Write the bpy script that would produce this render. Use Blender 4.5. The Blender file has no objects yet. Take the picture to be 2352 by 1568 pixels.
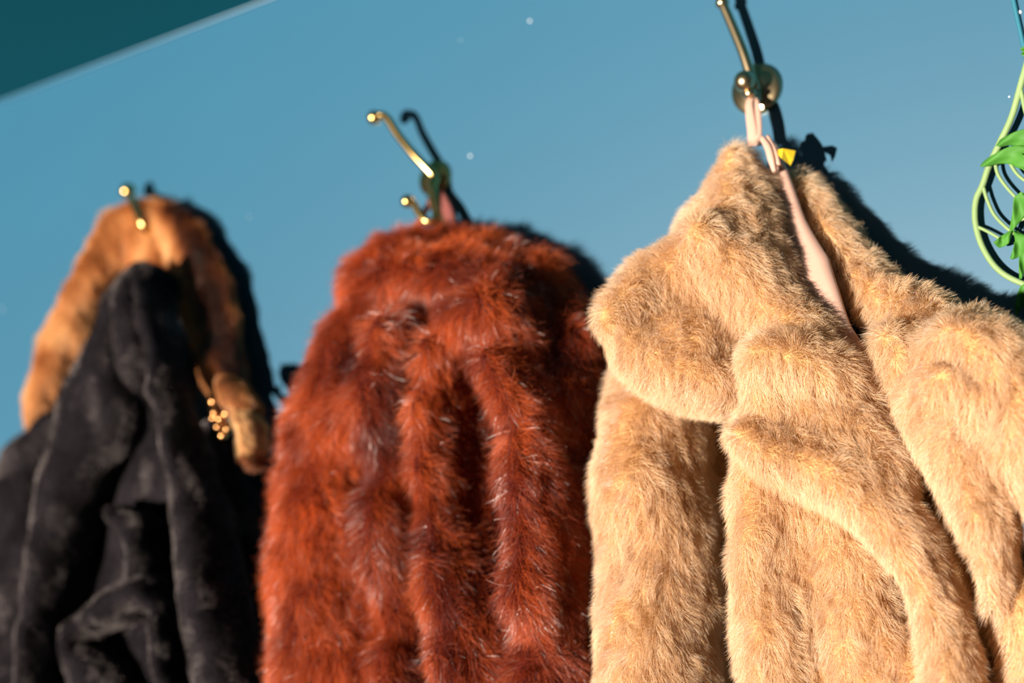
import bpy, math, random
import numpy as np
from mathutils import Matrix, Vector

# ------------------------------------------------------------------ camera, light, exposure
FPX = 2352 * 50 / 36.0            # focal length in pixels of the 2352 x 1568 frame
CX, CY = 1176.0, 784.0
DIST, CAMZ = 0.94, 1.55           # camera distance from the wall plane (y = 0) and its height


def camera_axes(hx=-5000.0, hy=900.0, pitch=12.0):
    """rows: world x, y, z seen in camera coordinates (right, up, forward)"""
    h = np.array([hx, -hy, FPX]); h /= np.linalg.norm(h)
    zf = math.sin(math.radians(pitch))
    a = h[:2]; c = -zf * h[2]; n = a @ a
    base = a * c / n; perp = np.array([-a[1], a[0]]) / math.sqrt(n)
    k = math.sqrt(1 - zf * zf - base @ base)
    z = base + k * perp
    if z[1] < 0: z = base - k * perp
    z = np.array([z[0], z[1], zf]); x = -h; y = np.cross(z, x)
    if y[2] < 0: y = -y
    return np.array([x, y, z])


AX = camera_axes()
CAM = np.array([0.0, -DIST, CAMZ])
scene = bpy.context.scene
COL = scene.collection
cam_d = bpy.data.cameras.new('camera'); cam = bpy.data.objects.new('camera', cam_d); COL.objects.link(cam)
cam_d.lens = 50; cam_d.sensor_width = 36; cam_d.clip_start = 0.01; cam_d.clip_end = 50
R = Matrix([[AX[i, 0], AX[i, 1], -AX[i, 2]] for i in range(3)])
cam.matrix_world = Matrix.Translation(Vector(CAM)) @ R.to_4x4()
cam_d.dof.use_dof = True; cam_d.dof.focus_distance = 0.89; cam_d.dof.aperture_fstop = 2.9
scene.camera = cam

world = bpy.data.worlds.new('world'); scene.world = world; world.use_nodes = True
bg = world.node_tree.nodes['Background']
bg.inputs[0].default_value = (0.70, 0.82, 1.0, 1); bg.inputs[1].default_value = 0.03

sun_d = bpy.data.lights.new('sun', 'SUN'); sun = bpy.data.objects.new('sun', sun_d); COL.objects.link(sun)
SUN_DIR = Vector((0.24, 1.0, 0.26)).normalized()
sun.rotation_euler = SUN_DIR.to_track_quat('-Z', 'Y').to_euler()
sun.location = (-1.5, -3, 1.2)
sun_d.energy = 9.2; sun_d.color = (1.0, 0.91, 0.79); sun_d.angle = math.radians(0.7)

scene.view_settings.view_transform = 'Standard'; scene.view_settings.look = 'None'
scene.view_settings.exposure = 0.3; scene.view_settings.gamma = 1.0
scene.view_settings.use_curve_mapping = False
scene.cycles.max_bounces = 5; scene.cycles.transmission_bounces = 4; scene.cycles.glossy_bounces = 4
scene.cycles.diffuse_bounces = 3
scene.cycles.use_adaptive_sampling = True; scene.cycles.adaptive_threshold = 0.04; scene.cycles.adaptive_min_samples = 12
FUR = 1.0                          # strand count factor

rng = np.random.default_rng(7)


# ------------------------------------------------------------------ helpers
def ray(px, py):
    return AX @ np.array([(px - CX) / FPX, -(py - CY) / FPX, 1.0])


def P(px, py, d=0.0):
    """point seen at a pixel of the photograph, standing d metres out from the wall"""
    r = ray(px, py); return CAM + r * ((DIST - d) / r[1])


def project(p):
    q = (np.asarray(p) - CAM) @ AX
    return np.stack([CX + FPX * q[..., 0] / q[..., 2], CY - FPX * q[..., 1] / q[..., 2]], -1)


def depth(p):
    return ((np.asarray(p) - CAM) @ AX)[..., 2]


def new_mesh(name, verts, faces, mat=None, parent=None, smooth=True, anchor=None):
    me = bpy.data.meshes.new(name)
    v = np.asarray(verts, float)
    if anchor is not None: v = v - anchor
    me.from_pydata(v.tolist(), [], [list(map(int, f)) for f in faces]); me.update()
    if smooth: me.polygons.foreach_set('use_smooth', [True] * len(me.polygons))
    o = bpy.data.objects.new(name, me); COL.objects.link(o)
    if mat: me.materials.append(mat)
    if parent: o.parent = parent
    return o


def tag(o, label=None, cat=None, group=None, kind=None):
    if label: o['label'] = label
    if cat: o['category'] = cat
    if group: o['group'] = group
    if kind: o['kind'] = kind
    return o


def thing(name, loc, label, cat, group=None):
    o = bpy.data.objects.new(name, None); COL.objects.link(o); o.location = tuple(loc)
    o.empty_display_size = 0.03
    return tag(o, label, cat, group)


# value noise on a hashed lattice
_H = rng.random((64, 64, 64, 3)).astype(np.float32) * 2 - 1


def noise3(p, scale, seed=0):
    q = np.asarray(p, np.float32) / scale + 17.3 + seed * 5.7
    i = np.floor(q).astype(np.int32); f = (q - i).astype(np.float32); f = f * f * (3 - 2 * f)
    out = np.zeros(p.shape, np.float32)
    for a in (0, 1):
        wx = f[:, 0] if a else 1 - f[:, 0]
        for b in (0, 1):
            wy = f[:, 1] if b else 1 - f[:, 1]
            for c in (0, 1):
                wz = f[:, 2] if c else 1 - f[:, 2]
                out += _H[(i[:, 0] + a) & 63, (i[:, 1] + b) & 63, (i[:, 2] + c) & 63] * (wx * wy * wz)[:, None]
    return out


# ------------------------------------------------------------------ soft volumes from strokes
NV = np.array([0.0, -1.0, 0.0])


def stroke_world(pts):
    """(px, py, d, half width in px, half thickness in m) -> points, lateral radius, depth radius"""
    W = np.array([P(a[0], a[1], a[2]) for a in pts])
    T = np.gradient(W, axis=0); T /= np.linalg.norm(T, axis=1)[:, None]
    rl, rd = [], []
    for w, t, a in zip(W, T, pts):
        v = (w - CAM) / np.linalg.norm(w - CAM)
        q = np.cross(t, v); q /= np.linalg.norm(q)
        n = NV - (NV @ t) * t; n /= np.linalg.norm(n); l = np.cross(t, n)
        half = a[3] * depth(w) / FPX
        r2 = half * half - (a[4] * (n @ q)) ** 2
        rl.append(max(math.sqrt(max(r2, 0)) / max(abs(l @ q), .2), half * .5)); rd.append(a[4])
    return W, np.array(rl), np.array(rd)


def sd_stroke(X, pts):
    W, rl, rd = stroke_world(pts)
    best = np.full(len(X), 1e3, np.float32)
    for i in range(len(W) - 1):
        A, B = W[i], W[i + 1]; D = B - A; L = np.linalg.norm(D); t = D / L
        n = NV - (NV @ t) * t; n /= np.linalg.norm(n); l = np.cross(t, n)
        V = X - A; u = np.clip(V @ t / L, 0, 1)
        a = V @ t - u * L
        r1 = rl[i] + (rl[i + 1] - rl[i]) * u; r2 = rd[i] + (rd[i + 1] - rd[i]) * u
        q = np.sqrt((V @ l / r1) ** 2 + (V @ n / r2) ** 2 + (a / np.minimum(r1, 1.5 * r2)) ** 2)
        best = np.minimum(best, (q - 1) * np.minimum(r1, r2))
    return best


def smin(a, b, k):
    h = np.clip(0.5 + 0.5 * (b - a) / k, 0, 1)
    return b + (a - b) * h - k * h * (1 - h)


def soft_volume(strokes, grooves=(), res=0.005, k=0.012, kg=0.008, lump=0.0, lump_scale=0.05, seed=0, smooth=2):
    """smooth union of strokes, minus grooves, meshed with surface nets"""
    allp, rad = [], []
    for s in strokes:
        W, rl, rd = stroke_world(s); allp.append(W); rad.append(np.maximum(rl, rd))
    A = np.concatenate(allp); Rr = np.concatenate(rad)
    lo = (A - Rr[:, None]).min(0) - .012; hi = (A + Rr[:, None]).max(0) + .012
    hi[1] = min(hi[1], 0.006)
    n = np.ceil((hi - lo) / res).astype(int) + 1
    g = [lo[i] + res * np.arange(n[i]) for i in range(3)]
    X = np.stack(np.meshgrid(*g, indexing='ij'), -1).reshape(-1, 3)
    d = None
    for s in strokes:
        e = sd_stroke(X, s); d = e if d is None else smin(d, e, k)
    for s in grooves:
        d = -smin(-d, sd_stroke(X, s), kg)
    if lump: d = d + lump * noise3(X, lump_scale, seed)[:, 0] + .5 * lump * noise3(X, lump_scale * .45, seed + 3)[:, 1]
    d = np.maximum(d, X[:, 1] + 0.004)          # stay in front of the wall
    return surface_nets(d.reshape(n), lo, res, smooth)


def surface_nets(F, lo, res, smooth=2):
    F = np.pad(F, 1, constant_values=1.0); lo = lo - res
    S = F < 0
    nx, ny, nz = F.shape
    corners = [(a, b, c) for a in (0, 1) for b in (0, 1) for c in (0, 1)]
    cnt = sum(S[a:nx - 1 + a, b:ny - 1 + b, c:nz - 1 + c].astype(np.int8) for a, b, c in corners)
    cells = np.argwhere((cnt > 0) & (cnt < 8))
    idx = -np.ones((nx - 1, ny - 1, nz - 1), np.int64); idx[tuple(cells.T)] = np.arange(len(cells))
    acc = np.zeros((len(cells), 3)); num = np.zeros(len(cells))
    for i, a in enumerate(corners):
        for b in corners[i + 1:]:
            if sum(abs(x - y) for x, y in zip(a, b)) != 1: continue
            fa = F[tuple((cells + a).T)]; fb = F[tuple((cells + b).T)]
            m = (fa < 0) != (fb < 0)
            t = np.where(m, fa / np.where(m, fa - fb, 1), 0)
            pos = np.array(a) + t[:, None] * (np.array(b) - np.array(a))
            acc[m] += pos[m]; num[m] += 1
    V = lo + res * (cells + acc / num[:, None])
    faces = []
    for ax in range(3):
        sl0 = [slice(1, -1)] * 3; sl0[ax] = slice(0, -1)
        sl1 = [slice(1, -1)] * 3; sl1[ax] = slice(1, None)
        s0 = S[tuple(sl0)]; s1 = S[tuple(sl1)]
        e = np.argwhere(s0 != s1); off = np.ones(3, int); off[ax] = 0
        sgn = s0[tuple(e.T)]; e = e + off
        u, v = (ax + 1) % 3, (ax + 2) % 3
        du = np.eye(3, dtype=int)[u]; dv = np.eye(3, dtype=int)[v]
        q = np.stack([idx[tuple((e - du - dv).T)], idx[tuple((e - dv).T)], idx[tuple(e.T)], idx[tuple((e - du).T)]], 1)
        q[~sgn] = q[~sgn][:, ::-1]
        faces.append(q)
    Fc = np.concatenate(faces)
    for _ in range(smooth):                       # a little relaxation
        s = np.zeros_like(V); c = np.zeros(len(V))
        for a, b in ((0, 1), (1, 2), (2, 3), (3, 0)):
            np.add.at(s, Fc[:, a], V[Fc[:, b]]); np.add.at(s, Fc[:, b], V[Fc[:, a]])
            np.add.at(c, Fc[:, a], 1); np.add.at(c, Fc[:, b], 1)
        V = .5 * V + .5 * s / c[:, None]
    return V, Fc


# ------------------------------------------------------------------ fur strands
def sample_surface(V, Fc, per_m2, box):
    T = np.concatenate([Fc[:, [0, 1, 2]], Fc[:, [0, 2, 3]]])
    a, b, c = V[T[:, 0]], V[T[:, 1]], V[T[:, 2]]
    nrm = np.cross(b - a, c - a); ar = np.linalg.norm(nrm, axis=1) / 2
    # smooth vertex normals
    vn = np.zeros_like(V)
    for i in range(3): np.add.at(vn, T[:, i], nrm)
    vn /= np.linalg.norm(vn, axis=1)[:, None] + 1e-12
    ctr = (a + b + c) / 3; px = project(ctr)
    fn = nrm / (2 * ar[:, None] + 1e-12)
    # back sides pressed to the wall and cloth far below the frame carry no strands
    toc = CAM - ctr; toc /= np.linalg.norm(toc, axis=1)[:, None]
    keep = ((fn * toc).sum(1) > -0.45) & (px[:, 0] > box[0]) & (px[:, 0] < box[2]) & (px[:, 1] > box[1]) & (px[:, 1] < box[3])
    outside = (px[:, 0] < -60) | (px[:, 0] > 2430) | (px[:, 1] > 1640)      # thinner where the photograph does not reach
    w = ar * keep * np.where(outside, .4, 1.0); n = int(w.sum() * per_m2 * FUR)
    t = rng.choice(len(T), n, p=w / w.sum())
    r = rng.random((n, 2)); sw = r.sum(1) > 1; r[sw] = 1 - r[sw]
    bc = np.stack([1 - r.sum(1), r[:, 0], r[:, 1]], 1)
    p = (V[T[t]] * bc[:, :, None]).sum(1); nn = (vn[T[t]] * bc[:, :, None]).sum(1)
    nn /= np.linalg.norm(nn, axis=1)[:, None]
    return p, nn


DOWN = -AX[2] * 0 + np.array([0, 0, -1.0])


def fur(part, V, Fc, mat, anchor, per_m2, length, radius, comb=None, lift=.6, wild=.25, lock=.35, lock_size=.009,
        swirl=.5, swirl_size=.05, curl=0.0, droop=.25, seg=4, box=(-220, -200, 2800, 1990), tint_fn=None, seed=0, len_var=.35, shine=.15, base_shine=.25, top_shine=1.0, stretch=.45, name='fur'):
    p, n = sample_surface(V, Fc, per_m2, box)
    N = len(p)
    c = np.tile(DOWN, (N, 1)) if comb is None else comb(p, n)
    c = c + swirl * noise3(p, swirl_size, seed + 1)
    c = c - (c * n).sum(1)[:, None] * n
    c /= np.linalg.norm(c, axis=1)[:, None] + 1e-9
    ps = p * np.array([1, 1, stretch])           # locks are longer than wide
    lk = noise3(ps, lock_size, seed + 2) + .6 * noise3(ps, lock_size * .5, seed + 5)
    rnd = rng.normal(size=(N, 3))
    ln = length * (1 - len_var * rng.random(N)) * (1 + .22 * noise3(p, .03, seed + 4)[:, 0])
    lf = lift * (1 + .5 * noise3(p, .02, seed + 6)[:, 0])
    pos = np.zeros((N, seg + 1, 3)); pos[:, 0] = p - n * .001
    ph = rng.random(N) * 6.283; b = np.cross(n, c)
    for s in range(seg):
        u = (s + .5) / seg
        d = n * (lf * (1.25 - .9 * u))[:, None] + c * (.55 + .6 * u) + lock * lk * (.3 + u) + wild * rnd * (.25 + .75 * u)
        d[:, 2] -= droop * u
        if curl:
            d += curl * (np.sin(ph + u * 7)[:, None] * b + np.cos(ph + u * 7)[:, None] * n) * u
        # strands do not grow into the cloth
        dn = (d * n).sum(1); d += n * np.maximum(.12 - dn, 0)[:, None]
        d /= np.linalg.norm(d, axis=1)[:, None]
        pos[:, s + 1] = pos[:, s] + d * (ln / seg)[:, None]
    pos[:, :, 1] = np.minimum(pos[:, :, 1], -.0008)
    hc = bpy.data.hair_curves.new(name)
    hc.add_curves([seg + 1] * N)
    hc.attributes['position'].data.foreach_set('vector', (pos - anchor).astype(np.float32).ravel())
    ra = hc.attributes.get('radius') or hc.attributes.new('radius', 'FLOAT', 'POINT')
    taper = np.array([1.0, .95, .8, .55, .12, .1, .1])[[int(round(i * 4 / seg)) for i in range(seg + 1)]]
    rr = (radius * (.75 + .5 * rng.random(N)))[:, None] * taper[None]
    ra.data.foreach_set('value', rr.astype(np.float32).ravel())
    ti = hc.attributes.new('tint', 'FLOAT', 'CURVE')
    tv = rng.random(N) if tint_fn is None else tint_fn(p, rng.random(N))
    ti.data.foreach_set('value', np.clip(tv, 0, 1).astype(np.float32))
    sh = hc.attributes.new('shine', 'FLOAT', 'CURVE')
    sh.data.foreach_set('value', np.where(rng.random(N) < shine, top_shine, base_shine).astype(np.float32))
    hc.materials.append(mat)
    o = bpy.data.objects.new(name, hc); COL.objects.link(o); o.parent = part; o['kind'] = 'stuff'
    return o


# ------------------------------------------------------------------ materials
def mat_new(name):
    m = bpy.data.materials.new(name); m.use_nodes = True
    return m, m.node_tree, m.node_tree.nodes['Principled BSDF']


def mat_plain(name, col, rough=.5, metal=0.0, spec=.5, vary=.06, scale=60, bump=0.0, **kw):
    m, nt, b = mat_new(name)
    tc = nt.nodes.new('ShaderNodeTexCoord'); nz = nt.nodes.new('ShaderNodeTexNoise'); nz.inputs['Scale'].default_value = scale
    nz.inputs['Detail'].default_value = 3
    nt.links.new(tc.outputs['Object'], nz.inputs['Vector'])
    mx = nt.nodes.new('ShaderNodeMix'); mx.data_type = 'RGBA'
    mx.inputs['A'].default_value = tuple(c * (1 - vary) for c in col) + (1,)
    mx.inputs['B'].default_value = tuple(min(1, c * (1 + vary)) for c in col) + (1,)
    nt.links.new(nz.outputs['Fac'], mx.inputs['Factor']); nt.links.new(mx.outputs['Result'], b.inputs['Base Color'])
    b.inputs['Roughness'].default_value = rough; b.inputs['Metallic'].default_value = metal
    b.inputs['Specular IOR Level'].default_value = spec
    for k_, v in kw.items(): b.inputs[k_.replace('_', ' ')].default_value = v
    if bump:
        bp = nt.nodes.new('ShaderNodeBump'); bp.inputs['Strength'].default_value = bump; bp.inputs['Distance'].default_value = .002
        nt.links.new(nz.outputs['Fac'], bp.inputs['Height']); nt.links.new(bp.outputs['Normal'], b.inputs['Normal'])
    return m


def mat_hair(name, stops, gloss=.12, rough=.3, trans=.3, sheen=(1, 1, 1)):
    """stops: [(tint, colour)...] by the strand's own tint; diffuse and translucent fibre with a glossy streak"""
    m = bpy.data.materials.new(name); m.use_nodes = True; nt = m.node_tree; nt.nodes.clear()
    N = nt.nodes.new; L = nt.links.new
    out = N('ShaderNodeOutputMaterial')
    at = N('ShaderNodeAttribute'); at.attribute_name = 'tint'
    rp = N('ShaderNodeValToRGB'); el = rp.color_ramp.elements
    while len(el) > len(stops): el.remove(el[-1])
    while len(el) < len(stops): el.new(.5)
    for e, (p_, c) in zip(el, stops): e.position = p_; e.color = tuple(c) + (1,)
    L(at.outputs['Fac'], rp.inputs['Fac'])
    df = N('ShaderNodeBsdfDiffuse'); tl = N('ShaderNodeBsdfTranslucent'); hr = N('ShaderNodeBsdfHair')
    hr.component = 'Reflection'; hr.inputs['RoughnessU'].default_value = rough; hr.inputs['RoughnessV'].default_value = .6
    hr.inputs['Color'].default_value = tuple(sheen) + (1,)
    L(rp.outputs['Color'], df.inputs['Color']); L(rp.outputs['Color'], tl.inputs['Color'])
    m1 = N('ShaderNodeMixShader'); m1.inputs[0].default_value = trans
    L(df.outputs[0], m1.inputs[1]); L(tl.outputs[0], m1.inputs[2])
    m2 = N('ShaderNodeMixShader'); sa = N('ShaderNodeAttribute'); sa.attribute_name = 'shine'
    mu = N('ShaderNodeMath'); mu.operation = 'MULTIPLY'; mu.inputs[1].default_value = gloss
    L(sa.outputs['Fac'], mu.inputs[0]); L(mu.outputs[0], m2.inputs[0])
    L(m1.outputs[0], m2.inputs[1]); L(hr.outputs[0], m2.inputs[2]); L(m2.outputs[0], out.inputs['Surface'])
    return m


M_WALL = mat_plain('wall_paint', (.005, .080, .148), rough=.43, spec=.85, vary=.05, scale=7)
M_CEIL = mat_plain('ceiling_paint', (.003, .074, .105), rough=.8, spec=.05, vary=.04, scale=5)
M_TRIM = mat_plain('trim_paint', (.02, .14, .2), rough=.5, vary=.05)
M_FLECK = mat_plain('fleck_paint', (.85, .88, .9), rough=.25, vary=.03)
M_BRASS = mat_plain('aged_brass', (.62, .40, .14), rough=.22, metal=1.0, vary=.18, scale=90)
M_BRASS2 = mat_plain('dull_brass', (.50, .38, .22), rough=.28, metal=1.0, vary=.2, scale=90)
M_TANBASE = mat_plain('tan_pile_backing', (.56, .32, .135), rough=.9, spec=.1, vary=.15)
M_REDBASE = mat_plain('red_pile_backing', (.07, .010, .006), rough=.9, spec=.1, vary=.3)
M_BLKBASE = mat_plain('black_pile_backing', (.010, .008, .010), rough=.95, spec=.05, vary=.3)
M_STOBASE = mat_plain('stole_backing', (.10, .032, .012), rough=.9, spec=.1, vary=.2)
M_SATIN = mat_plain('pink_satin', (.56, .33, .25), rough=.45, spec=.5, vary=.05, scale=30)
M_ROSE = mat_plain('rose_ribbon', (.20, .06, .05), rough=.5, vary=.1, scale=40)
M_YELLOW = mat_plain('yellow_card', (.70, .47, .02), rough=.4, vary=.04)
M_STEM = mat_plain('vine_stem', (.20, .29, .11), rough=.6, vary=.2, scale=80)
M_LEAF = mat_plain('leaf_green', (.05, .18, .02), rough=.6, spec=.25, vary=.3, scale=55, bump=.25)
M_GOLD = mat_plain('clasp_gold', (.75, .38, .14), rough=.25, metal=1.0, vary=.2, scale=120)

H_TAN = mat_hair('tan_fur', [(0, (.64, .34, .13)), (.45, (.86, .55, .265)), (1, (.97, .81, .61))], gloss=.28, rough=.55, trans=.32, sheen=(.9, .9, .92))
H_RED = mat_hair('red_fur', [(0, (.05, .006, .005)), (.4, (.26, .029, .008)), (1, (.84, .17, .034))], gloss=.32, rough=.14, trans=.2, sheen=(1, .85, .8))
H_BLK = mat_hair('black_fur', [(0, (.005, .004, .005)), (.7, (.010, .008, .009)), (1, (.022, .018, .02))], gloss=.26, rough=.35, trans=.1, sheen=(.9, .75, .72))
H_STO = mat_hair('stole_fur', [(0, (.03, .008, .005)), (.35, (.24, .06, .018)), (.7, (.72, .30, .085)), (1, (.95, .60, .28))], gloss=.22, rough=.25, trans=.2, sheen=(1, .9, .8))

# ------------------------------------------------------------------ the setting
def box(x0, x1, y0, y1, z0, z1):
    v = [(x, y, z) for x in (x0, x1) for y in (y0, y1) for z in (z0, z1)]
    f = [(0, 1, 3, 2), (4, 6, 7, 5), (0, 4, 5, 1), (2, 3, 7, 6), (0, 2, 6, 4), (1, 5, 7, 3)]
    return v, f


CEILZ = float(np.mean([P(0, 232)[2], P(305, 117)[2], P(610, 0)[2]]))
wall = new_mesh('wall_back', *box(-4.0, 1.6, 0, .12, 0, CEILZ + .15), M_WALL, smooth=False); wall['kind'] = 'structure'
ceil = new_mesh('ceiling', *box(-4.0, 1.6, -.55, 0.0, CEILZ, CEILZ + .15), M_CEIL, smooth=False); ceil['kind'] = 'structure'


def tube(path, rad, sides=10, caps=True):
    """path Nx3, rad N -> verts, faces"""
    W = np.asarray(path, float); n = len(W); rad = np.broadcast_to(np.asarray(rad, float), (n,))
    T = np.gradient(W, axis=0); T /= np.linalg.norm(T, axis=1)[:, None]
    u = np.cross(T[0], [.3, .1, 1.0]); u /= np.linalg.norm(u)
    v = []
    for i in range(n):
        u = u - (u @ T[i]) * T[i]; u /= np.linalg.norm(u); w = np.cross(T[i], u)
        for s in range(sides):
            a = 2 * math.pi * s / sides; v.append(W[i] + rad[i] * (math.cos(a) * u + math.sin(a) * w))
    f = [(i * sides + s, i * sides + (s + 1) % sides, (i + 1) * sides + (s + 1) % sides, (i + 1) * sides + s) for i in range(n - 1) for s in range(sides)]
    if caps: f += [tuple(range(sides))[::-1], tuple((n - 1) * sides + s for s in range(sides))]
    return np.array(v), f


def spline(pts, n=8):
    """Catmull-Rom through the points"""
    A = np.asarray(pts, float); A = np.vstack([2 * A[0] - A[1], A, 2 * A[-1] - A[-2]]); out = []
    for i in range(1, len(A) - 2):
        for t in np.linspace(0, 1, n, endpoint=False):
            a, b, c, d = A[i - 1:i + 3]
            out.append(.5 * (2 * b + (c - a) * t + (2 * a - 5 * b + 4 * c - d) * t * t + (3 * b - a - 3 * c + d) * t ** 3))
    out.append(A[-2]); return np.array(out)


def lathe(profile, centre, axis, sides=20):
    """profile [(radius, along axis)...]"""
    ax = np.asarray(axis, float); ax /= np.linalg.norm(ax)
    u = np.cross(ax, [.2, .3, 1.0]); u /= np.linalg.norm(u); w = np.cross(ax, u); v = []; f = []
    for r, h in profile:
        for s in range(sides):
            a = 2 * math.pi * s / sides; v.append(np.asarray(centre) + h * ax + max(r, 1e-5) * (math.cos(a) * u + math.sin(a) * w))
    for i in range(len(profile) - 1):
        for s in range(sides):
            f.append((i * sides + s, i * sides + (s + 1) % sides, (i + 1) * sides + (s + 1) % sides, (i + 1) * sides + s))
    return np.array(v), f


def ball_profile(r, n=10, squash=1.0):
    return [(r * math.sin(math.pi * i / n), -r * squash * math.cos(math.pi * i / n)) for i in range(n + 1)]


cn = new_mesh('trim_2', *tube(np.array([(-4.0, -.0005, CEILZ - .0005), (-1.5, -.0005, CEILZ - .0005), (1.6, -.0005, CEILZ - .0005)]), .0022, 10), M_WALL); cn['kind'] = 'structure'


def PP(l): return np.array([P(*a) for a in l])


# thin painted batten at the far right of the wall and a few pale flecks in the paint
tv = spline(PP([(2308, -90, .002), (2330, 10, .002), (2341, 60, .002), (2358, 135, .002), (2390, 270, .002), (2440, 480, .002)]), 4)
trim = new_mesh('trim_1', *tube(tv, .0016, 8), M_TRIM); trim['kind'] = 'structure'
for fx, fy, fr in ((1217, 48, .0011), (1080, 358, .0011), (2342, 28, .0014), (572, 497, .0006), (1058, 92, .0005), (2318, 222, .0006), (5, 710, .001)):
    new_mesh('paint_fleck', *lathe(ball_profile(fr, 6, .5), P(fx, fy, .0003), NV, 8), M_FLECK, wall)

# ------------------------------------------------------------------ coat hooks
def hook_part(root, anchor, name, vf, mat):
    return new_mesh(name, vf[0], vf[1], mat, root, anchor=anchor)


def plate(root, a, centre, r, mat, name='wall_plate'):
    prof = [(0, .0085), (r * .35, .0082), (r * .6, .0070), (r * .8, .0052), (r * .92, .0046), (r * .985, .0036), (r, .002), (r, .0)]
    hook_part(root, a, name, lathe(prof, centre, NV, 32), mat)


# tallest double hook, over the tan coat
a1 = P(1740, 207, 0)
hk = thing('coat_hook', a1, 'brass double coat hook with round wall plate above the pale tan fur coat', 'coat hook', 'brass coat hooks on the wall')
plate(hk, a1, a1, .0198, M_BRASS2)
arm = spline(PP([(1740, 205, .006), (1733, 196, .011), (1724, 172, .0135), (1706, 118, .0165), (1680, 55, .0195), (1658, 4, .022), (1640, -45, .024)]), 6)
hook_part(hk, a1, 'upper_arm', tube(arm, np.linspace(.0046, .0033, len(arm)), 14), M_BRASS2)
ad = arm[-1] - arm[-2]; ad /= np.linalg.norm(ad)
k0 = P(1659, 7, .0218)
hook_part(hk, a1, 'collar', lathe([(.003, -.0035), (.0048, -.002), (.0052, 0), (.0048, .002), (.003, .0035)], k0, ad, 16), M_BRASS2)
hook_part(hk, a1, 'ball_tip', lathe(ball_profile(.0078), arm[-1] + ad * .005, ad), M_BRASS2)
low = spline(PP([(1742, 214, .006), (1738, 226, .012), (1731, 229, .017), (1722, 218, .022), (1713, 198, .025), (1711, 189, .026)]), 6)
hook_part(hk, a1, 'lower_arm', tube(low, np.linspace(.0046, .0032, len(low)), 14), M_BRASS2)
ld = low[-1] - low[-2]; ld /= np.linalg.norm(ld)
hook_part(hk, a1, 'ball_tip', lathe(ball_profile(.0082), P(1711, 187, .026), ld), M_BRASS2)
hook_part(hk, a1, 'collar', lathe([(.003, -.003), (.0054, -.0015), (.0056, 0), (.0054, .0015), (.003, .003)], P(1722, 214, .0225), ld, 16), M_BRASS2)

# middle double hook, over the red coat
a2 = P(1002, 412, 0)
hk = thing('coat_hook', a2, 'slender brass double hook with ball tips above the rust red fur coat', 'coat hook', 'brass coat hooks on the wall')
plate(hk, a2, a2, .016, M_BRASS)
arm = spline(PP([(1003, 412, .006), (998, 406, .012), (982, 388, .016), (948, 352, .022), (913, 308, .027), (892, 275, .0305), (878, 264, .032), (864, 268, .033)]), 6)
hook_part(hk, a2, 'upper_arm', tube(arm, np.linspace(.0042, .0032, len(arm)), 14), M_BRASS)
hook_part(hk, a2, 'ball_tip', lathe(ball_profile(.0064), P(860, 270, .0335), arm[-1] - arm[-2]), M_BRASS)
low = spline(PP([(1000, 408, .012), (994, 428, .016), (997, 462, .017), (1003, 492, .017), (996, 508, .019), (978, 506, .022), (962, 488, .024), (950, 468, .0255), (939, 461, .026)]), 6)
hook_part(hk, a2, 'lower_arm', tube(low, np.linspace(.0046, .0030, len(low)), 14), M_BRASS)
hook_part(hk, a2, 'ball_tip', lathe(ball_profile(.0058), P(936, 462, .0265), low[-1] - low[-2]), M_BRASS)
bar = spline(PP([(1003, 492, .017), (1012, 512, .013), (1016, 530, .010)]), 5)
hook_part(hk, a2, 'stem', tube(bar, .0048, 12), M_BRASS)

# left hook, mostly buried in the brown stole
a3 = P(352, 520, 0)
hk = thing('coat_hook', a3, 'brass hook with one ball tip poking out of the brown fur stole', 'coat hook', 'brass coat hooks on the wall')
plate(hk, a3, a3, .013, M_BRASS)
arm = spline(PP([(352, 520, .006), (350, 530, .020), (338, 528, .032), (322, 502, .038), (311, 478, .034), (300, 452, .026), (295, 440, .022)]), 6)
hook_part(hk, a3, 'upper_arm', tube(arm, np.linspace(.0046, .0036, len(arm)), 14), M_BRASS)
hook_part(hk, a3, 'ball_tip', lathe(ball_profile(.0078), P(294, 438, .022), arm[-1] - arm[-2]), M_BRASS)


def ribbon(pts, width_px, thick=.0012, n=6):
    """flat band following (px, py, d) with a width given in the picture's pixels"""
    W = spline(PP(pts), n); m = len(W); wpx = np.interp(np.linspace(0, 1, m), np.linspace(0, 1, len(width_px)), width_px)
    T = np.gradient(W, axis=0); T /= np.linalg.norm(T, axis=1)[:, None]; v = []; f = []
    for i in range(m):
        vd = (CAM - W[i]) / np.linalg.norm(CAM - W[i]); nn = .5 * vd + .5 * NV; nn -= (nn @ T[i]) * T[i]; nn /= np.linalg.norm(nn)
        l = np.cross(T[i], nn); h = wpx[i] * depth(W[i]) / FPX
        for sx, sy in ((-1, -1), (-.5, -1.4), (.5, -1.4), (1, -1), (1, 1), (-1, 1)):
            v.append(W[i] + l * h * sx - nn * thick * sy * .5)
    for i in range(m - 1):
        for s in range(6): f.append((i * 6 + s, i * 6 + (s + 1) % 6, (i + 1) * 6 + (s + 1) % 6, (i + 1) * 6 + s))
    f += [tuple(range(6))[::-1], tuple((m - 1) * 6 + s for s in range(6))]
    return np.array(v), f


def garment(root, anchor, name, strokes, mat, hair, grooves=(), vol=None, **fk):
    V, Fc = soft_volume(strokes, grooves, **(vol or {}))
    o = new_mesh(name, V, Fc, mat, root, anchor=anchor)
    if hair and FUR: fur(o, V, Fc, hair, anchor, **fk)
    return o

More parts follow.
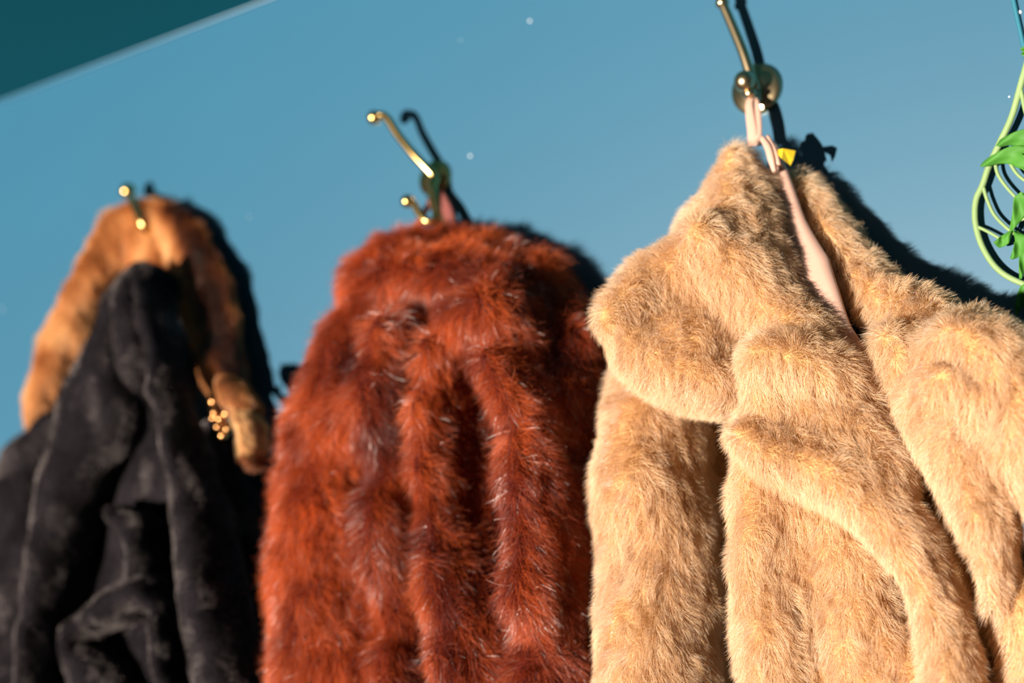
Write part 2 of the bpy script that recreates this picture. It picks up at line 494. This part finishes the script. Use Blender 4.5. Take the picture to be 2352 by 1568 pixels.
# ------------------------------------------------------------------ pale tan fur coat
at = P(1735, 300, .05)
coat = thing('fur_coat', at, 'pale tan fur coat with wide puffy collar and pink satin lining', 'coat', 'fur coats on hooks')
TF = dict(per_m2=1.6e6, length=.0145, base_shine=.35, radius=.00008, lift=1.15, wild=.22, lock=.7, lock_size=.0065, swirl=.5, swirl_size=.045, droop=.2)
VOLT = dict(res=.005, k=.014, lump=.004, lump_scale=.045)

garment(coat, at, 'sleeve', [
    [(1508, 900, .050, 95, .036), (1508, 1000, .058, 116, .044), (1510, 1150, .068, 124, .050), (1513, 1350, .068, 126, .050), (1518, 1600, .068, 128, .050), (1530, 2000, .070, 128, .05)]],
    M_TANBASE, H_TAN, vol=VOLT, seed=1, **TF)
garment(coat, at, 'front_panel', [
    [(1755, 1000, .060, 46, .03), (1768, 1120, .068, 68, .034), (1782, 1300, .072, 82, .035), (1812, 1600, .074, 84, .035), (1860, 2000, .074, 92, .035)],
    [(1850, 1060, .058, 80, .026), (1890, 1200, .064, 110, .026), (1950, 1400, .064, 140, .026), (2010, 1650, .066, 160, .026), (2060, 2000, .066, 170, .026)]],
    M_TANBASE, H_TAN, vol=VOLT, seed=2,
    grooves=[[(1800, 1100, .115, 7, .02), (1815, 1300, .122, 8, .02), (1850, 1600, .125, 8, .02)], [(1960, 1280, .115, 6, .018), (2010, 1450, .118, 7, .018), (2050, 1650, .12, 8, .018)]], **TF)
garment(coat, at, 'far_sleeve', [
    [(1806, 400, .020, 12, .010), (1844, 440, .020, 28, .014), (1895, 515, .024, 36, .017), (1955, 605, .029, 46, .021), (2035, 700, .034, 60, .026), (2175, 795, .038, 82, .030), (2350, 895, .048, 114, .038), (2480, 1010, .05, 110, .04), (2540, 1180, .05, 105, .04), (2565, 1450, .05, 105, .04), (2580, 2000, .05, 105, .04)],
    [(2070, 800, .066, 50, .034), (2155, 930, .07, 88, .038), (2250, 1070, .070, 90, .04), (2286, 1200, .070, 58, .038), (2292, 1320, .068, 32, .032), (2288, 1395, .066, 14, .024)],
    [(2240, 860, .078, 130, .042), (2360, 960, .072, 120, .042), (2420, 1080, .066, 100, .04), (2500, 1250, .06, 90, .04)]],
    M_TANBASE, H_TAN, vol=VOLT, seed=3,
    grooves=[[(2150, 790, .13, 40, .02), (2260, 870, .135, 50, .022), (2290, 920, .13, 30, .02)]], **TF)
garment(coat, at, 'back_panel', [
    [(2365, 1400, .040, 70, .026), (2395, 1560, .044, 92, .026), (2460, 2000, .05, 150, .03)],
    [(1990, 900, .018, 60, .012), (2130, 1150, .018, 80, .012), (2240, 1450, .018, 90, .012), (2300, 2000, .018, 110, .012)],
    [(1660, 1000, .016, 60, .010), (1665, 1400, .016, 70, .010), (1680, 2000, .016, 70, .010)]],
    M_TANBASE, H_TAN, vol=VOLT, seed=4, **dict(TF, per_m2=.8e6))
garment(coat, at, 'collar', [
    [(1724, 345, .030, 15, .012), (1722, 400, .038, 34, .02), (1706, 480, .044, 84, .026), (1690, 570, .056, 128, .034), (1690, 680, .066, 140, .038), (1690, 790, .062, 110, .032)],
    [(1620, 610, .076, 66, .040), (1530, 668, .086, 76, .046), (1484, 745, .092, 84, .050), (1502, 815, .094, 86, .046), (1575, 868, .092, 78, .040), (1650, 890, .088, 56, .036)],
    [(1560, 730, .082, 66, .044), (1620, 800, .082, 70, .040)],
    [(1730, 480, .044, 30, .022), (1744, 590, .050, 32, .024), (1784, 690, .060, 40, .028), (1880, 790, .076, 54, .034)]],
    M_TANBASE, H_TAN, vol=dict(VOLT, lump=.005, k=.03), seed=5, **dict(TF, curl=.6, swirl=.8))
garment(coat, at, 'lapel', [
    [(1772, 832, .098, 46, .032), (1850, 832, .096, 66, .032), (1920, 880, .086, 70, .030), (1970, 960, .08, 66, .028)],
    [(1780, 870, .084, 56, .034), (1815, 950, .084, 90, .032), (1900, 1010, .084, 105, .028), (2000, 1080, .084, 85, .028)],
    [(1745, 1005, .096, 36, .030), (1800, 1042, .098, 42, .03), (1880, 1070, .098, 44, .03), (1970, 1125, .098, 46, .028), (2060, 1215, .092, 50, .024), (2120, 1320, .088, 48, .024), (2165, 1430, .086, 46, .024), (2192, 1560, .084, 46, .024), (2215, 1750, .084, 46, .024), (2230, 2000, .084, 46, .024)]],
    M_TANBASE, H_TAN, vol=VOLT, seed=6,
    grooves=[[(1790, 925, .135, 35, .014), (1870, 940, .138, 50, .016), (1950, 1000, .138, 40, .014)]], **TF)
# satin lining in the opening, hanging loop and yellow tag
LIN = spline(PP([(1778, 335, .050), (1800, 420, .056), (1826, 520, .062), (1858, 610, .066), (1898, 690, .070), (1930, 760, .070), (1985, 830, .070), (2040, 960, .066)]), 6)
new_mesh('lining', *ribbon([(1778, 335, .034), (1800, 420, .046), (1824, 520, .056), (1860, 612, .066), (1892, 680, .074), (1930, 760, .078), (1985, 840, .07), (2040, 960, .06)], [8, 18, 30, 46, 36, 26, 24, 24], .006, 8), M_SATIN, coat, anchor=at)
new_mesh('lining_seam', *tube(spline(PP([(1800, 420, .0495), (1822, 520, .0595), (1846, 600, .0685), (1864, 650, .0745)]), 6), .0006, 6), M_SATIN, coat, anchor=at)
for p_, w_ in (([(1726, 222, .0215), (1721, 240, .025), (1723, 265, .027), (1728, 300, .029), (1730, 335, .030)], [7, 9, 11, 12]),
               ([(1730, 222, .019), (1737, 240, .022), (1738, 265, .025), (1738, 300, .028), (1738, 335, .030)], [5, 9, 12, 12])):
    new_mesh('hanging_loop', *ribbon(p_, w_, .0012), M_SATIN, coat, anchor=at)
for p_, w_ in (([(1752, 318, .052), (1765, 340, .055), (1772, 365, .056), (1780, 395, .055)], [6, 8, 8, 5]), ([(1765, 315, .05), (1778, 345, .053), (1790, 380, .053)], [4, 7, 5])):
    new_mesh('collar_binding', *ribbon(p_, w_, .004), M_SATIN, coat, anchor=at)
tp = [P(1779, 345, .050), P(1799, 341, .058), P(1827, 346, .050), P(1822, 366, .050), P(1815, 380, .050), P(1795, 364, .058)]
tb = [p_ + np.array([.0, .0012, 0]) for p_ in tp]
tagm = new_mesh('paper_tag', np.array(tp + tb), [(0, 1, 5), (1, 2, 3), (1, 3, 4, 5), (6, 11, 7), (7, 9, 8), (7, 11, 10, 9), (0, 6, 7, 1), (1, 7, 8, 2), (2, 8, 9, 3), (3, 9, 10, 4), (4, 10, 11, 5), (5, 11, 6, 0)], M_YELLOW, coat, smooth=False, anchor=at)
tagm['label'] = 'small folded bright yellow paper tag'

# ------------------------------------------------------------------ rust red fur coat
ar = P(1000, 520, .04)
coat = thing('fur_coat', ar, 'shaggy rust red fur coat hanging in the middle', 'coat', 'fur coats on hooks')
RF = dict(per_m2=.85e6, shine=.06, top_shine=2.2, base_shine=.15, length=.020, radius=.00010, lift=.95, wild=.5, lock=.8, lock_size=.007, swirl=.5, swirl_size=.05, droop=.35)
VOLR = dict(res=.006, k=.034, lump=.006, lump_scale=.05)


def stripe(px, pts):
    """closeness (0..1) to a band of painted fold shade given as (px, py, half width)"""
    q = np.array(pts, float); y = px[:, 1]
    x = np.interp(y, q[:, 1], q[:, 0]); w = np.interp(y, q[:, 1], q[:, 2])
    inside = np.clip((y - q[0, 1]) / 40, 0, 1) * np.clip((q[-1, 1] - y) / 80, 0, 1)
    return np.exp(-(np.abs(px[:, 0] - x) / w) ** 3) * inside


RED_FOLD_SHADE = [[(1062, 740, 14), (1085, 830, 26), (1118, 1000, 40), (1150, 1150, 52), (1180, 1280, 50), (1195, 1400, 34), (1205, 1500, 20)],  # dark bands: shadows along the folds, painted into the fur colour
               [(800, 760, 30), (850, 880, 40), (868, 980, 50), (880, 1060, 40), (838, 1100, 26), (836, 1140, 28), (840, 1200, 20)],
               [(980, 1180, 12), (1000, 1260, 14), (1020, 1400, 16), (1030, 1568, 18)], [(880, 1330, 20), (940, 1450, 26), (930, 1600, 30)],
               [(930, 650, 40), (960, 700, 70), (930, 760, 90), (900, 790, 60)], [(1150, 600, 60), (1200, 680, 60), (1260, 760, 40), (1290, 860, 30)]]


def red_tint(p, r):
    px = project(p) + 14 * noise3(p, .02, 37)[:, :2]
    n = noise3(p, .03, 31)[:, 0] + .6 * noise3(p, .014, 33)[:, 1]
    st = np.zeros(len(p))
    for k_, q in enumerate(RED_FOLD_SHADE): st = np.maximum(st, stripe(px, q) * (.6, 1, 1, .5, .5, .4)[k_])
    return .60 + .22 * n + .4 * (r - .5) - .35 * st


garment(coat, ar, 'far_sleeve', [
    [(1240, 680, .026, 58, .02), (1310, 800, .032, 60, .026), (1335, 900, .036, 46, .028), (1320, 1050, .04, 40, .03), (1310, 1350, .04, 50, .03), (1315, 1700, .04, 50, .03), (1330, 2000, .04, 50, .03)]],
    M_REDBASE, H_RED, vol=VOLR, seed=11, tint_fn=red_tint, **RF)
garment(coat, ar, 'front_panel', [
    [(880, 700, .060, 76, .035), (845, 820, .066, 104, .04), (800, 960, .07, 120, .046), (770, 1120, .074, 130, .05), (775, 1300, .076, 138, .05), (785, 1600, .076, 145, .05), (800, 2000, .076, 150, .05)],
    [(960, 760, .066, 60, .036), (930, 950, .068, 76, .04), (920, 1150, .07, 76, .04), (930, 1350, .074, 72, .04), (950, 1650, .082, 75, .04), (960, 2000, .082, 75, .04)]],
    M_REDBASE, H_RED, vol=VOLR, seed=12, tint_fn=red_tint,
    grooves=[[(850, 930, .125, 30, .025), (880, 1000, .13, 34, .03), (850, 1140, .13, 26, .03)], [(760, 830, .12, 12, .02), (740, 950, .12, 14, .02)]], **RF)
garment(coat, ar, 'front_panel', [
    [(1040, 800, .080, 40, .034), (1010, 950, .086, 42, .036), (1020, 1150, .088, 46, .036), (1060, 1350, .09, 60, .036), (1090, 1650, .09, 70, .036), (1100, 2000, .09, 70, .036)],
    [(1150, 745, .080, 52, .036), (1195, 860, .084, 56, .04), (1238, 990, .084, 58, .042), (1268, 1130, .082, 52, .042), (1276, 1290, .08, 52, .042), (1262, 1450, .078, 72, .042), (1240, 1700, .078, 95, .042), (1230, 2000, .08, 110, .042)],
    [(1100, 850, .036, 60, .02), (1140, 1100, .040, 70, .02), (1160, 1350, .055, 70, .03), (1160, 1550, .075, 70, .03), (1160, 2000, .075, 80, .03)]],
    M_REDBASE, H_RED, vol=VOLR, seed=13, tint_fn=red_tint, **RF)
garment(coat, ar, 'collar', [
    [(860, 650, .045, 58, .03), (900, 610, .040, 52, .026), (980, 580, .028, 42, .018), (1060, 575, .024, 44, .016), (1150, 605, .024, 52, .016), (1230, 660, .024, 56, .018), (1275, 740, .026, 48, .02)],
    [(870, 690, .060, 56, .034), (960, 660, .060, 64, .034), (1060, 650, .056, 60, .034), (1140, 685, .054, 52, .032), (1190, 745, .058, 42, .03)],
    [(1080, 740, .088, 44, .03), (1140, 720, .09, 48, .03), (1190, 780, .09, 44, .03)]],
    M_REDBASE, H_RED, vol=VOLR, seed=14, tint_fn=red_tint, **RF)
for p_, w_ in (([(1004, 432, .012), (985, 470, .014), (965, 505, .018), (945, 548, .026)], [5, 7, 8, 9]), ([(1006, 430, .011), (1016, 455, .012), (1028, 485, .015), (1042, 545, .022)], [5, 9, 13, 14])):
    new_mesh('hanging_loop', *ribbon(p_, w_, .0012), M_ROSE, coat, anchor=ar)

# ------------------------------------------------------------------ black short-pile coat
ab = P(330, 590, .05)
coat = thing('fur_coat', ab, 'black velvety short-pile coat hanging in front of the brown fur stole', 'coat', 'fur coats on hooks')
BF = dict(per_m2=.85e6, length=.005, radius=.00010, lift=1.0, wild=.2, lock=1.1, lock_size=.018, swirl=1.2, swirl_size=.03, droop=.1, seg=3, shine=.3, stretch=.8)
VOLB = dict(res=.005, k=.007, lump=.004, lump_scale=.04)
garment(coat, ab, 'back_panel', [
    [(130, 980, .03, 40, .02), (60, 1080, .035, 70, .026), (0, 1250, .04, 110, .03), (-40, 1600, .04, 120, .03), (-60, 2000, .04, 130, .03)],
    [(500, 1000, .03, 50, .022), (540, 1200, .035, 70, .026), (560, 1600, .035, 80, .026), (570, 2000, .035, 80, .026)]],
    M_BLKBASE, H_BLK, vol=VOLB, seed=21, **BF)
garment(coat, ab, 'inner_panel', [
    [(322, 622, .062, 40, .022), (322, 690, .072, 56, .026), (326, 780, .078, 58, .028), (332, 870, .066, 56, .024), (330, 960, .05, 70, .02), (320, 1050, .044, 110, .02), (310, 1300, .044, 130, .02), (320, 1600, .046, 150, .02), (330, 2000, .046, 160, .02)]],
    M_BLKBASE, H_BLK, vol=VOLB, seed=24, **BF)
garment(coat, ab, 'front_panel', [
    [(310, 628, .060, 30, .022), (300, 680, .066, 42, .026), (268, 800, .076, 66, .03), (226, 950, .084, 96, .032), (182, 1080, .086, 82, .034), (150, 1250, .088, 76, .036), (124, 1400, .09, 74, .036), (110, 1600, .09, 74, .036), (90, 2000, .09, 80, .036)]],
    M_BLKBASE, H_BLK, vol=VOLB, seed=22, **BF)
garment(coat, ab, 'front_panel', [
    [(356, 625, .062, 24, .02), (364, 680, .068, 34, .022), (386, 800, .074, 42, .026), (410, 950, .08, 50, .028), (450, 1100, .084, 62, .03), (478, 1300, .086, 74, .032), (520, 1550, .086, 80, .032), (590, 2000, .086, 90, .032)]],
    M_BLKBASE, H_BLK, vol=VOLB, seed=25, grooves=[[(440, 950, .125, 8, .018), (480, 1150, .13, 9, .018), (520, 1350, .13, 9, .016)]], **BF)
garment(coat, ab, 'pocket_fold', [
    [(290, 1180, .074, 36, .028), (330, 1205, .080, 44, .03), (352, 1270, .080, 34, .03), (345, 1330, .074, 34, .026)],
    [(205, 1440, .086, 44, .03), (265, 1400, .092, 46, .03), (340, 1365, .094, 44, .03), (385, 1400, .092, 36, .03), (398, 1480, .09, 34, .03), (410, 1600, .088, 38, .03), (420, 1800, .08, 44, .03)],
    [(205, 1480, .080, 46, .03), (240, 1600, .080, 80, .03), (280, 1800, .08, 110, .03)]],
    M_BLKBASE, H_BLK, vol=VOLB, seed=23, grooves=[[(265, 1500, .125, 52, .02), (300, 1600, .125, 60, .02)], [(385, 1330, .13, 8, .03), (372, 1400, .13, 7, .02)]], **BF)

# ------------------------------------------------------------------ brown fur stole over the black coat
as_ = P(330, 500, .05)
stole = thing('fur_stole', as_, 'brown fur stole with dark stripe draped over the hook behind the black coat', 'stole')
SF = dict(per_m2=1.7e6, length=.0135, radius=.00010, lift=.5, base_shine=.25, wild=.22, lock=.5, lock_size=.009, swirl=.35, swirl_size=.04, droop=.2)
VOLS = dict(res=.005, k=.012, lump=.0018, lump_scale=.035)


def sto_tint(p, r):
    px = project(p); n = noise3(p, .022, 41)[:, 0]
    # the dark dorsal stripe of the pelts runs down the middle of the right-hand length
    pol = np.array([(405, 470), (440, 530), (474, 610), (496, 700), (512, 780), (545, 860)], float)
    xs = np.interp(px[:, 1], pol[:, 1], pol[:, 0])
    st = np.exp(-((px[:, 0] + 10 * noise3(p, .012, 44)[:, 1] - xs) / 36) ** 2) * (px[:, 0] > 345)
    return .78 + .28 * n + .3 * (r - .5) - .8 * st


garment(stole, as_, 'left_length', [
    [(322, 492, .017, 22, .009), (272, 530, .022, 46, .013), (218, 640, .03, 40, .02), (176, 730, .034, 48, .022), (140, 810, .034, 48, .022), (110, 900, .034, 42, .02), (96, 970, .034, 34, .018), (88, 1060, .034, 24, .014)],
    [(330, 490, .016, 32, .009), (330, 530, .017, 44, .009), (345, 600, .017, 46, .009), (385, 700, .016, 36, .008)]],
    M_STOBASE, H_STO, vol=VOLS, seed=31, tint_fn=sto_tint, **SF)
garment(stole, as_, 'right_length', [
    [(330, 490, .017, 22, .009), (385, 502, .020, 36, .012), (430, 560, .019, 54, .013), (462, 650, .021, 62, .015), (488, 750, .023, 60, .017), (510, 840, .026, 52, .018), (535, 900, .030, 34, .016)]],
    M_STOBASE, H_STO, vol=VOLS, seed=32, tint_fn=sto_tint, **SF)
garment(stole, as_, 'paw', [
    [(526, 880, .056, 22, .012), (552, 910, .070, 30, .014), (578, 940, .078, 26, .014)], [(534, 900, .062, 22, .012), (540, 960, .070, 16, .01)]],
    M_STOBASE, H_STO, vol=dict(VOLS, res=.004, lump=.001), seed=33, tint_fn=lambda p, r: .60 + .2 * (r - .5), **dict(SF, length=.005))
garment(stole, as_, 'tail', [
    [(566, 945, .078, 16, .012), (578, 975, .090, 30, .018), (584, 1010, .092, 27, .018), (590, 1050, .09, 16, .014), (594, 1085, .086, 6, .01)]],
    M_STOBASE, H_STO, vol=dict(VOLS, res=.004, lump=.001), seed=34, tint_fn=lambda p, r: .98 + .2 * (r - .5) - .6 * (project(p)[:, 1] > 1035), **dict(SF, length=.010))
cl = [(490, 922, 9), (494, 948, 8), (506, 962, 9), (520, 950, 9), (500, 980, 7), (512, 1000, 9), (522, 985, 7), (490, 960, 7)]
c0 = P(505, 960, .088)
clasp = new_mesh('clasp', *tube(spline(PP([(488, 915, .060), (492, 945, .068), (505, 962, .072), (516, 985, .074), (514, 1004, .075)]), 5), .0035, 8), M_GOLD, stole, anchor=as_)
for x_, y_, r_ in cl:
    new_mesh('clasp_bead', *lathe(ball_profile(r_ * .00042, 8), P(x_, y_, np.interp(y_, [915, 945, 1004], [.063, .072, .078])), NV, 12), M_GOLD, clasp, anchor=as_)

# ------------------------------------------------------------------ trailing vine at the right
av = P(2352, 170, 0.0156)
vine = thing('trailing_vine', av, 'trailing green vine with pale stems and lobed leaves at the right', 'plant')
for nm, pts, r0, r1 in (
    ('stem', [(2490, -420, 0.0200), (2460, -240, 0.0180), (2420, -60, 0.0156), (2375, 90, 0.0148), (2349, 180, 0.0131), (2325, 265, 0.0114), (2298, 325, 0.0101), (2272, 380, 0.0089), (2257, 425, 0.0080), (2243, 455, 0.0080), (2239, 490, 0.0080), (2243, 525, 0.0080), (2256, 565, 0.0080), (2280, 605, 0.0085), (2310, 632, 0.0089), (2352, 652, 0.0097), (2400, 668, 0.0114)], .0024, .0020),
    ('stem', [(2343, 200, 0.0127), (2349, 225, 0.0131), (2356, 260, 0.0139), (2380, 330, 0.0148)], .0016, .0011),
    ('stem', [(2285, 372, 0.0097), (2292, 400, 0.0093), (2308, 425, 0.0093), (2332, 452, 0.0101), (2352, 470, 0.0114)], .0013, .0010),
    ('stem', [(2320, 375, 0.0101), (2335, 398, 0.0106), (2356, 416, 0.0114), (2385, 430, 0.0122)], .0012, .001),
    ('stem', [(2258, 428, 0.0083), (2268, 460, 0.0083), (2285, 495, 0.0085), (2318, 528, 0.0097), (2345, 545, 0.0114)], .0013, .0011),
    ('stem', [(2243, 520, 0.0083), (2262, 528, 0.0085), (2292, 545, 0.0093), (2310, 560, 0.0101)], .0012, .001),
    ('stem', [(2330, 515, 0.0114), (2345, 505, 0.0114), (2370, 497, 0.0114)], .0011, .001),
):
    sp = spline(PP(pts), 6)
    new_mesh(nm, *tube(sp, np.linspace(r0, r1, len(sp)), 8), M_STEM, vine, anchor=av)


def leaf(mid, prof, fold=.3, curl=0.0, cup=.004):
    """midrib (px, py, d); prof [(t, left half width px, right half width px)]"""
    W = spline(PP(mid), 8); m = len(W); t = np.linspace(0, 1, m); pr = np.array(prof, float)
    a = np.interp(t, pr[:, 0], pr[:, 1]); b = np.interp(t, pr[:, 0], pr[:, 2]); K = 9
    T = np.gradient(W, axis=0); T /= np.linalg.norm(T, axis=1)[:, None]; v = []
    for side in (1, -1):
        for i in range(m):
            vd = (CAM - W[i]) / np.linalg.norm(CAM - W[i]); nn = vd - (vd @ T[i]) * T[i]; nn /= np.linalg.norm(nn)
            l = np.cross(T[i], nn); sc = depth(W[i]) / FPX
            for q in np.linspace(-1, 1, K):
                h = (a[i] if q < 0 else b[i]) * sc
                v.append(W[i] + l * q * h + nn * (fold * abs(q) * h + cup * math.sin(t[i] * 9 + q * 2) * .4 + curl * q * q * h) + nn * side * .0003)
    f = []; o2 = m * K
    for i in range(m - 1):
        for j in range(K - 1):
            q = (i * K + j, i * K + j + 1, (i + 1) * K + j + 1, (i + 1) * K + j)
            f.append(q); f.append(tuple(x + o2 for x in q[::-1]))
        f.append((i * K, (i + 1) * K, (i + 1) * K + o2, i * K + o2)); j = K - 1
        f.append((i * K + j, i * K + j + o2, (i + 1) * K + j + o2, (i + 1) * K + j))
    return np.array(v), f


PA = [(0, 2, 2), (.15, 13, 13), (.4, 20, 18), (.6, 15, 14), (.75, 13, 14), (.9, 9, 9), (1, 1, 1)]
for mid, pr, fo in (
    ([(2420, 345, 0.0156), (2385, 328, 0.0173), (2352, 318, 0.0181), (2318, 322, 0.0173), (2289, 333, 0.0156)], [(0, 3, 3), (.2, 24, 24), (.5, 24, 22), (.75, 13, 12), (.92, 9, 9), (1, 2, 2)], -.35),
    ([(2410, 400, 0.0156), (2370, 370, 0.0181), (2330, 356, 0.0190), (2290, 364, 0.0181), (2253, 380, 0.0156)], [(0, 3, 3), (.2, 26, 26), (.45, 27, 24), (.75, 14, 12), (.92, 9, 8), (1, 3, 3)], -.35),
    ([(2375, 420, 0.0122), (2360, 380, 0.0156), (2348, 352, 0.0177)], [(0, 2, 2), (.5, 14, 14), (1, 2, 2)], .3),
    ([(2322, 528, 0.0122), (2336, 492, 0.0139), (2345, 462, 0.0156), (2352, 444, 0.0156)], [(0, 4, 4), (.3, 10, 16), (.7, 18, 22), (1, 8, 10)], .35),
    ([(2326, 530, 0.0122), (2310, 545, 0.0139), (2296, 555, 0.0148), (2283, 556, 0.0148)], [(0, 4, 4), (.4, 15, 10), (.8, 13, 8), (1, 2, 2)], -.4),
    ([(2332, 530, 0.0122), (2345, 555, 0.0148), (2335, 580, 0.0156), (2322, 594, 0.0156)], [(0, 4, 4), (.35, 18, 16), (.75, 10, 9), (1, 3, 3)], .3),
    ([(2365, 560, 0.0139), (2356, 590, 0.0156), (2349, 618, 0.0164), (2344, 640, 0.0164)], [(0, 4, 4), (.4, 14, 14), (1, 3, 3)], .3),
    ([(2375, 640, 0.0131), (2358, 665, 0.0148), (2345, 695, 0.0156), (2334, 724, 0.0156)], [(0, 3, 3), (.35, 14, 16), (.7, 8, 12), (1, 2, 2)], .3),
    ([(2385, 700, 0.0139), (2368, 712, 0.0156), (2352, 720, 0.0164)], PA, -.3),
    ([(2400, 520, 0.0114), (2380, 540, 0.0148), (2360, 565, 0.0173)], PA, .3),
    ([(2372, 150, 0.0139), (2358, 118, 0.0156), (2347, 110, 0.0160)], [(0, 3, 3), (.5, 14, 14), (1, 3, 3)], .3),
):
    new_mesh('leaf', *leaf(mid, pr, fo), M_LEAF, vine, anchor=av)
